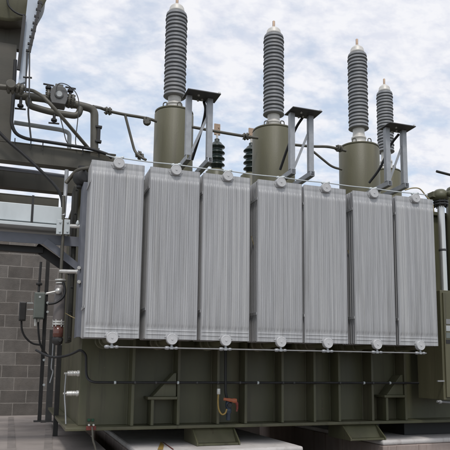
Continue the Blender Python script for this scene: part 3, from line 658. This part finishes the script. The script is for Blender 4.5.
# tank end fittings: two silver studs with an earthing strip
for py in (373.5, 393.5):
    q = P(79.5,py,7.1); q.x = xL
    st = thing('earth_stud', q, 'silver ribbed stud on the dark end of the tank, the %s of the two' % ('upper' if py < 380 else 'lower'), 'stud', 'silver studs on the tank end')
    m_ = MB(); m_.lathe([(.034,0),(.034,.02),(.027,.025),(.03,.04),(.03,.05),(.027,.055),(.03,.07),(.03,.08),(.027,.085),(.03,.1),(.026,.125)], q, (-1,0,0), 16); m_.build('sleeve', silver, st)
    m_ = MB(); m_.tube([q+Vector((-.126,0,0)), q+Vector((-.16,0,0))], .011, 8); m_.build('pin', alu, st)
qx = P(79.5,373.5,7.1); m_ = MB(); m_.tube(curve([Vector((xL-.14,7.09,qx.z)), Vector((xL-.145,7.09,P(79,393.5,7.1).z)), Vector((xL-.13,7.07,P(79,410,7.1).z)), Vector((xL-.12,7.05,zTB+.05))]), .0075, 6)
tag(m_.build('earth_wire', galv, loc=qx), 'thin grey wire joining the two silver studs down to the base flange', 'wire')
# red and green earth terminals on the flange
q = P(91,424,YF); 
et = thing('earth_terminal', P(91,428,YF), 'red and green painted earth terminal at the lower left corner of the tank', 'terminal')
def pbox(mb, x0,y0,x1,y1,Y,d=.01):
    a = P(x0,y1,Y); b_ = P(x1,y0,Y); mb.box((a.x,Y-d,a.z),(b_.x,Y,b_.z))
m_ = MB(); pbox(m_, 87.3,418.6,90.3,421.4,YT-.004); pbox(m_, 91.3,418.6,94,421.4,YT-.004); m_.build('green_plate', grnm, et, bevel=.003)
m_ = MB(); pbox(m_, 86,425.8,96,430.3,YF-.001,.012); m_.build('red_plate', redf, et, bevel=.003)
m_ = MB()
for x in (89,93.5): m_.disc(P(x,425,YF-.015), (0,1,0), .012, .02, 6)
m_.build('bolt', silver, et)
m_ = MB(); m_.tube(curve([P(92,427,YF-.02),P(92.6,434,YF-.03),P(93,440,YF-.03),P(95,447,YF-.03),P(97,456,YF-.03)]), .010, 8); m_.build('earth_lead', pipeol, et)

# conduit along the tank front with clips
zc = P(200,382.7,YF-.01).z
cb = thing('tank_cable', P(92,382.5,YF-.01), 'long black cable clipped along the lower front of the tank', 'cable')
pts = fillet([P(36,350,7.3),P(44,354.5,7.2),P(52,357.3,7.1),P(62,357,7.0),P(72,354,6.95),P(80.5,349.5,YF+.1),P(86,354.5,YF+.1),P(86.2,377,YF+.1),P(91.5,382.4,YF-.01),Vector((P(440,383,YF-.01).x,YF-.01,zc))], .1)
m_ = MB(); m_.tube(pts, .0135, 8); m_.build('cable', blk, cb)
for px in (115,135,156,178,197,218,240,258,283,294,340,364,373,390,424,438):
    q = P(px,382.7,YF-.012); q.z = zc; m_ = MB(); m_.disc(q, (1,0,0), .017, .022, 10); m_.build('cable_clip', galvl if px in (115,178,258,364,390,424) else dgrey, cb)

# sampling valve with yellow hose
sv = thing('sampling_valve', P(228,418,YF-.06), 'red handled sampling valve with a yellow hose loop on the lower tank', 'valve')
y_ = YF-.06
m_ = MB(); m_.tube(fillet([P(225.5,346,YF-.02),P(225.5,393,YF-.02),P(227.5,400,y_)],.05), .015, 10); m_.build('black_conduit', blk, sv)
m_ = MB(); m_.tube(curve([P(223.5,399,y_-.05),P(227,399.5,y_-.06),P(232,400.3,y_-.07),P(236.2,400.8,y_-.07)],3), [.016]*4+[.020]*3+[.026]*2+[.024], 12)
hd_ = m_.build('red_handle', redm, sv)
m_ = MB(); m_.tube(curve([P(235.5,401.5,y_-.07),P(237,404,y_-.07),P(237.2,408,y_-.07),P(236.6,411.5,y_-.07)],3), [.018]*4+[.013]*3+[.010]*3, 10); m_.build('lever_tip', redf, hd_)
m_ = MB(); o = P(228.6,405,y_-.01); m_.lathe([(.02,.055),(.03,.045),(.036,.02),(.036,-.02),(.028,-.03),(.028,-.036),(.034,-.04),(.034,-.085),(.024,-.09),(.024,-.16),(.018,-.165)], o, (.02,0,1), 18); m_.build('valve_body', bluem, sv)
m_ = MB(); m_.disc(o+Vector((0,-.04,.0)), (0,1,0), .028, .03, 8); m_.disc(o+Vector((0,0,.065)), (0,0,1), .028, .025, 6); m_.build('gland_nut', blks, sv)
m_ = MB(); m_.tube(curve([P(x,y,y_-.03) for x,y in ((218.6,391),(218,402),(219,410),(222,414.3),(225.3,413),(226.8,409))]), .0095, 8); m_.build('yellow_hose', yelm, sv)
m_ = MB(); m_.lathe([(.02,-.03),(.022,0),(.02,.03)], P(218.6,391.5,y_-.03), (0,0,1), 10); m_.build('hose_nut', silver, sv)
# thin strap lines in the gaps between radiators
for k,(x0,ya,x1,yb2) in enumerate(((251.3,236,257.5,258),(347.8,250,353,267),(395.6,253,399,266),(65,313,79,320))):
    cable('bracing_wire', [P(x0,ya,YR+.12 if k<3 else 6.8),P((x0+x1)/2,(ya+yb2)/2+.4,YR+.12 if k<3 else 6.8),P(x1,yb2,YR+.12 if k<3 else 6.7)], .0045, brass,
          ('thin brass wire slanting in the gap between the third and fourth radiators','thin brass wire slanting in the gap between the fifth and sixth radiators','thin brass wire slanting in the gap between the last two radiators','thin brass wire slanting behind the breather left of the first radiator')[k], 'wire', group='thin brass wires by the radiators')

# ------------------------------------------------ junction boxes, posts and cables at the left
yj = WALL_Y-1.6
def boxpx(mb, x0,y0,x1,y1,Y,d):
    a = P(x0,y1,Y); b_ = P(x1,y0,Y); mb.box((a.x,Y,a.z),(b_.x,Y+d,b_.z))
po = thing('channel_post', Vector((P(43,418,yj).x, yj, SLAB)), 'tall black channel post standing on the concrete floor before the block wall', 'post')
a = P(46,300,yj); m_ = MB(); zt_ = P(48,258,yj).z
m_.box((a.x-.03,yj,SLAB+.02),(a.x+.03,yj+.012,zt_)); m_.box((a.x-.03,yj+.0125,SLAB+.02),(a.x-.02,yj+.08,zt_)); m_.box((a.x+.02,yj+.0125,SLAB+.02),(a.x+.03,yj+.08,zt_)); m_.build('channel', blks, po, bevel=.002)
m_ = MB(); m_.box((a.x-.09,yj-.06,SLAB),(a.x+.09,yj+.12,SLAB+.0195)); m_.build('foot_plate', dgrey, po, bevel=.002)
m_ = MB()
for py in (293.5, 303, 312, 360, 385): m_.disc(P(47.5 if py<330 else 44,py,yj-.012), (0,1,0), .022, .02, 8)
m_.build('bolt', galvl, po)
p3 = thing('grey_post', Vector((P(49,415,yj-.1).x, yj-.1, SLAB)), 'slim dark grey post close beside the black channel post', 'post')
m_ = MB(); a2 = P(50.5,380,yj-.1); m_.box((a2.x-.05,yj-.1,SLAB),(a2.x+.05,yj-.04,P(51,330,yj).z)); m_.build('tube', dgrey, p3, bevel=.004)
m_ = MB(); m_.box((a2.x-.12,yj-.18,SLAB+.001),(a2.x+.12,yj+.0-.065,SLAB+.018)); m_.build('foot_plate', dgrey, p3)
p4 = MB(); a3 = P(58,380,8.6); p4.box((a3.x-.03,8.6,SLAB),(a3.x+.03,8.66,P(60,345,8.6).z)); tag(p4.build('short_post', blks, loc=Vector((a3.x,8.6,SLAB)), bevel=.003), 'short black post against the dark end of the tank', 'post')
jb = thing('junction_box', P(39,318,yj), 'grey green junction box with cable glands on the black channel post', 'junction box')
m_ = MB(); boxpx(m_, 33.2,292.5,45.5,318.5,yj-.16,.15); m_.build('enclosure', jboxm, jb, bevel=.012)
m_ = MB(); boxpx(m_, 34,293.4,44.8,317.4,yj-.172,.011); ld = m_.build('lid', jboxm, jb, bevel=.006)
m_ = MB(); q = P(40,297,yj-.174); m_.disc(q, (0,1,0), .018, .006, 12); m_.build('lid_badge', galvl, ld)
m_ = MB()
for x in (35.5,38.5): m_.lathe([(.028,0),(.028,-.04),(.02,-.06)], P(x,318.6,yj-.08), (0,0,1), 12)
m_.tube([P(35.5,319,yj-.1),P(35.3,326,yj-.1)], .022, 10); m_.build('cable_gland', silver, jb)
m_ = MB(); m_.tube([P(41,262,yj-.05),P(39.3,284,yj-.06),P(38.6,292,yj-.08)], .02, 8); m_.disc(P(39.2,284,yj-.06), (0,0,1), .05, .04); m_.build('top_conduit', blks, jb)
db = thing('dark_switch_box', P(23,321,yj), 'small black switch box on the block wall beside the grey green junction box', 'switch box')
m_ = MB(); boxpx(m_, 18.5,301.8,26.8,320.6,yj-.12,.11); m_.build('enclosure', dgrey, db, bevel=.012)
m_ = MB(); boxpx(m_, 19.3,302.8,26,319.6,yj-.13,.009); m_.build('lid', blks, db, bevel=.004)
m_ = MB()
for y in (303,309.5): m_.bar(P(26.8,y,yj-.06), P(33.1,y,yj-.06), .02, .02)
m_.build('mounting_bracket', lgrey, db)
cable('box_cable', [P(x,y,yj-.07) for x,y in ((21.3,320),(22,330),(26,338),(33,343.5),(42,345))], .016, blk, 'black cable curving from the small black switch box to the post', 'cable')
cable('box_cable', [P(x,y,yj-.08) for x,y in ((38.2,320),(38.5,332),(40,343),(43,350),(48,355.5))], .016, blk, 'black cable hanging straight down from the grey green junction box', 'cable')
cable('grey_hose', [P(x,y,8.8) for x,y in ((53.5,340),(52.6,356),(51.5,368),(53,372),(50,383))], .011, galv, 'thin pale hose crinkled between the posts left of the tank', 'hose')
cable('black_loop', [P(x,y,yb-.1) for x,y in ((63,282),(65,290),(63,297),(56,302.5),(48,304))], .013, blk, 'black cable curving round the breather canister to the junction box', 'cable')
m_ = MB(); m_.bar(P(45.5,293.7,7.6), P(57.5,293,7.6), .025, .02); tag(m_.build('white_bracket', whitem, loc=P(46,294,7.6)), 'short white bracket between the junction box and the breather', 'bracket')

# ------------------------------------------------ right end: control cabinet, riser and lamp arm
yx = 6.25
xc0 = P(441.3,330,yx).x; zc0 = P(441,400,yx).z; zc1 = P(440,290,yx).z
kc = thing('control_cabinet', (xc0+.4, yx+.25, zc0), 'olive control cabinet with nameplates at the right edge beside the last radiator', 'cabinet')
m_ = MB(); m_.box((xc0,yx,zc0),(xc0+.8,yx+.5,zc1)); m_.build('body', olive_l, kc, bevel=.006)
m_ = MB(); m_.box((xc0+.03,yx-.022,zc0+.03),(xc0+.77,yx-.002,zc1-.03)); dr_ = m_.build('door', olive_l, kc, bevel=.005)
for y0,y1 in ((319,324),(325.5,331),(332.5,338),(339.5,343.5)):
    m_ = MB(); a = P(446.2,y1,yx-.025); b_ = P(446.2,y0,yx-.025); m_.box((a.x,yx-.026,a.z),(a.x+.16,yx-.0225,b_.z)); npl = m_.build('nameplate', {319:linkm,325.5:lgrey,332.5:jboxm,339.5:blks}[y0], dr_)
    m_ = MB(); m_.box((a.x+.012,yx-.0285,a.z+.014),(a.x+.13,yx-.0262,a.z+.03)); m_.build('plate_mark', blks, dr_) if False else None
m_ = MB(); m_.bar(P(434.5,307.5,yx+.1), P(441.3,307.5,yx+.1), .02, .02); m_.disc(P(436.5,307.5,yx+.09), (1,0,0), .02, .02); m_.build('hinge_pin', silver, kc)
m_ = MB(); m_.bar(P(437.5,381,yx-.01), P(444,381,yx-.01), .02, .018); m_.build('latch', linkm, kc)
m_ = MB(); m_.tube([P(437,401.5,yx+.05),P(452,402.5,yx+.05)], .014, 8); m_.disc(P(440,402,yx+.05), (1,0,0), .022, .03); m_.build('drain_fitting', linkm, kc)
# riser pipe
ys = 6.5; rp_ = thing('riser_pipe', P(443,290,ys), 'shiny silver riser pipe with a dark flange standing on the control cabinet', 'pipe')
m_ = MB(); a = P(440.5,206,ys); b_ = P(444.4,289.5,ys); a.x = b_.x = (a.x+b_.x)/2; m_.tube([Vector((a.x,ys,zc1+.001)), a], .045, 24); m_.build('pipe', steel, rp_)
m_ = MB(); m_.lathe([(.046,-.01),(.049,0),(.049,.012),(.046,.02)], Vector((a.x,ys,P(441,250.5,ys).z)), seg=24); m_.build('joint_band', dgrey, rp_)
m_ = MB(); m_.disc(a+Vector((.0,0,.015)), (0,0,1), .095, .03, 28); m_.disc(a+Vector((0,0,.05)), (0,0,1), .095, .026, 28)
for k in range(8):
    an = k*math.pi/4; m_.disc(a+Vector((math.cos(an)*.078,math.sin(an)*.078,.033)), (0,0,1), .011, .10, 6)
m_.build('flange', blks, rp_)
m_ = MB(); o = a+Vector((-.005,0,.066)); m_.lathe([(.07,0),(.105,.02),(.115,.06),(.10,.11),(.055,.145),(0,.15)], o, seg=28); m_.lathe([(.0,0),(.04,.001),(.04,.05),(0,.051)], o+Vector((.05,-.11,.07)), (.3,-1,0), 16)
m_.bar(o+Vector((-.14,.02,.07)), o+Vector((-.02,.02,.05)), .12, .07); m_.build('valve_head', olive, rp_)
yo_ = 6.8; ob = thing('olive_vessel', P(456,292,yo_), 'upright olive vessel cut off by the right edge of the picture', 'vessel')
c = P(459,240,yo_); m_ = MB(); zt_ = P(455,186,yo_).z
m_.lathe([(.15,zCV*.0),(.15,zt_-.07-zc1),(.13,zt_-.03-zc1),(.07,zt_-zc1),(0,zt_+.005-zc1)], Vector((c.x,yo_,zc1+.0)), seg=36); m_.build('shell', olive, ob)
m_ = MB(); p_ = [P(436.5,171.3,yo_),P(450,174.8,yo_),P(466,178.5,yo_)]; p_.append(Vector((c.x+.12,yo_,zt_-.1))); m_.tube(fillet(p_,.04), .018, 8); m_.build('black_arm', blks, ob)

# ---------------------------------------------------------------- sky, sun, view
SUN_EL, SUN_AZ = rad(57), rad(-166)                            # azimuth measured from +Y towards +X
sd = Vector((math.sin(SUN_AZ)*math.cos(SUN_EL), math.cos(SUN_AZ)*math.cos(SUN_EL), math.sin(SUN_EL)))
sl = bpy.data.lights.new('sun', 'SUN'); sl.energy = 1.6; sl.angle = rad(10); sl.color = (1, .965, .92)
so = bpy.data.objects.new('sun', sl); COL.objects.link(so); so.rotation_euler = sd.to_track_quat('Z', 'Y').to_euler()
wd = bpy.data.worlds.new('World'); sc.world = wd; wd.use_nodes = True
nt = wd.node_tree; n = nt.nodes; L = nt.links; bg = n['Background']; bg.inputs['Strength'].default_value = .12
sky = n.new('ShaderNodeTexSky'); sky.sky_type = 'NISHITA'; sky.sun_disc = False; sky.sun_elevation = SUN_EL; sky.sun_rotation = SUN_AZ; sky.dust_density = 1.5
tc = n.new('ShaderNodeTexCoord'); sp = n.new('ShaderNodeSeparateXYZ'); L.new(tc.outputs['Generated'], sp.inputs[0])
zz = n.new('ShaderNodeMath'); zz.operation = 'MAXIMUM'; zz.inputs[1].default_value = .0; L.new(sp.outputs['Z'], zz.inputs[0])
za2 = n.new('ShaderNodeMath'); za2.operation = 'ADD'; za2.inputs[1].default_value = .34; L.new(zz.outputs[0], za2.inputs[0])
cb_ = n.new('ShaderNodeCombineXYZ')
for ax in 'XY':
    dv = n.new('ShaderNodeMath'); dv.operation = 'DIVIDE'; L.new(sp.outputs[ax], dv.inputs[0]); L.new(za2.outputs[0], dv.inputs[1]); L.new(dv.outputs[0], cb_.inputs[ax])
mpn = n.new('ShaderNodeMapping'); mpn.inputs['Rotation'].default_value = (0,0,rad(35)); mpn.inputs['Scale'].default_value = (1.0,1.35,1); mpn.inputs['Location'].default_value = (2.3,.7,0)
L.new(cb_.outputs[0], mpn.inputs['Vector'])
def noise(scale, det, ro, dist=0.):
    t = n.new('ShaderNodeTexNoise'); t.inputs['Scale'].default_value = scale; t.inputs['Detail'].default_value = det; t.inputs['Roughness'].default_value = ro; t.inputs['Distortion'].default_value = dist
    L.new(mpn.outputs[0], t.inputs['Vector']); return t
n1 = noise(1.6, 3, .5); n2 = noise(10.5, 6, .54, .14); n3 = noise(27, 6, .58, .14)
def math_(op, a, b_):
    m = n.new('ShaderNodeMath'); m.operation = op
    for i, q in enumerate((a, b_)):
        if isinstance(q, float): m.inputs[i].default_value = q
        else: L.new(q, m.inputs[i])
    return m.outputs[0]
mixn = math_('ADD', math_('MULTIPLY', n1.outputs['Fac'], .42), math_('MULTIPLY', n2.outputs['Fac'], .58))
mixn = math_('ADD', mixn, math_('MULTIPLY', sp.outputs['Z'], .5))            # thicker cloud higher up
cov = n.new('ShaderNodeMapRange'); cov.interpolation_type = 'SMOOTHSTEP'; cov.inputs['From Min'].default_value = .54; cov.inputs['From Max'].default_value = .76; cov.inputs['To Min'].default_value = .45; cov.inputs['To Max'].default_value = 1
L.new(mixn, cov.inputs['Value'])
cl_ = n.new('ShaderNodeMix'); cl_.data_type = 'RGBA'; cl_.inputs['A'].default_value = (6.4,6.6,7.35,1); cl_.inputs['B'].default_value = (7.6,7.65,8.0,1)
cr_ = n.new('ShaderNodeMapRange'); cr_.inputs['From Min'].default_value = .42; cr_.inputs['From Max'].default_value = .57; L.new(math_('ADD', math_('MULTIPLY', n2.outputs['Fac'], .45), math_('MULTIPLY', n3.outputs['Fac'], .55)), cr_.inputs['Value']); L.new(cr_.outputs[0], cl_.inputs['Factor'])
mxs = n.new('ShaderNodeMix'); mxs.data_type = 'RGBA'; L.new(cov.outputs[0], mxs.inputs['Factor']); vb = n.new('ShaderNodeVectorMath'); vb.operation = 'MULTIPLY_ADD'; vb.inputs[1].default_value = (1.2,1.25,1.2); vb.inputs[2].default_value = (1.3,1.7,2.0)
L.new(sky.outputs[0], vb.inputs[0]); L.new(vb.outputs[0], mxs.inputs['A']); L.new(cl_.outputs['Result'], mxs.inputs['B'])
L.new(mxs.outputs['Result'], bg.inputs['Color'])
sc.view_settings.view_transform = 'Standard'; sc.view_settings.look = 'None'; sc.view_settings.gamma = 1; sc.view_settings.use_curve_mapping = False
sc.view_settings.exposure = 0
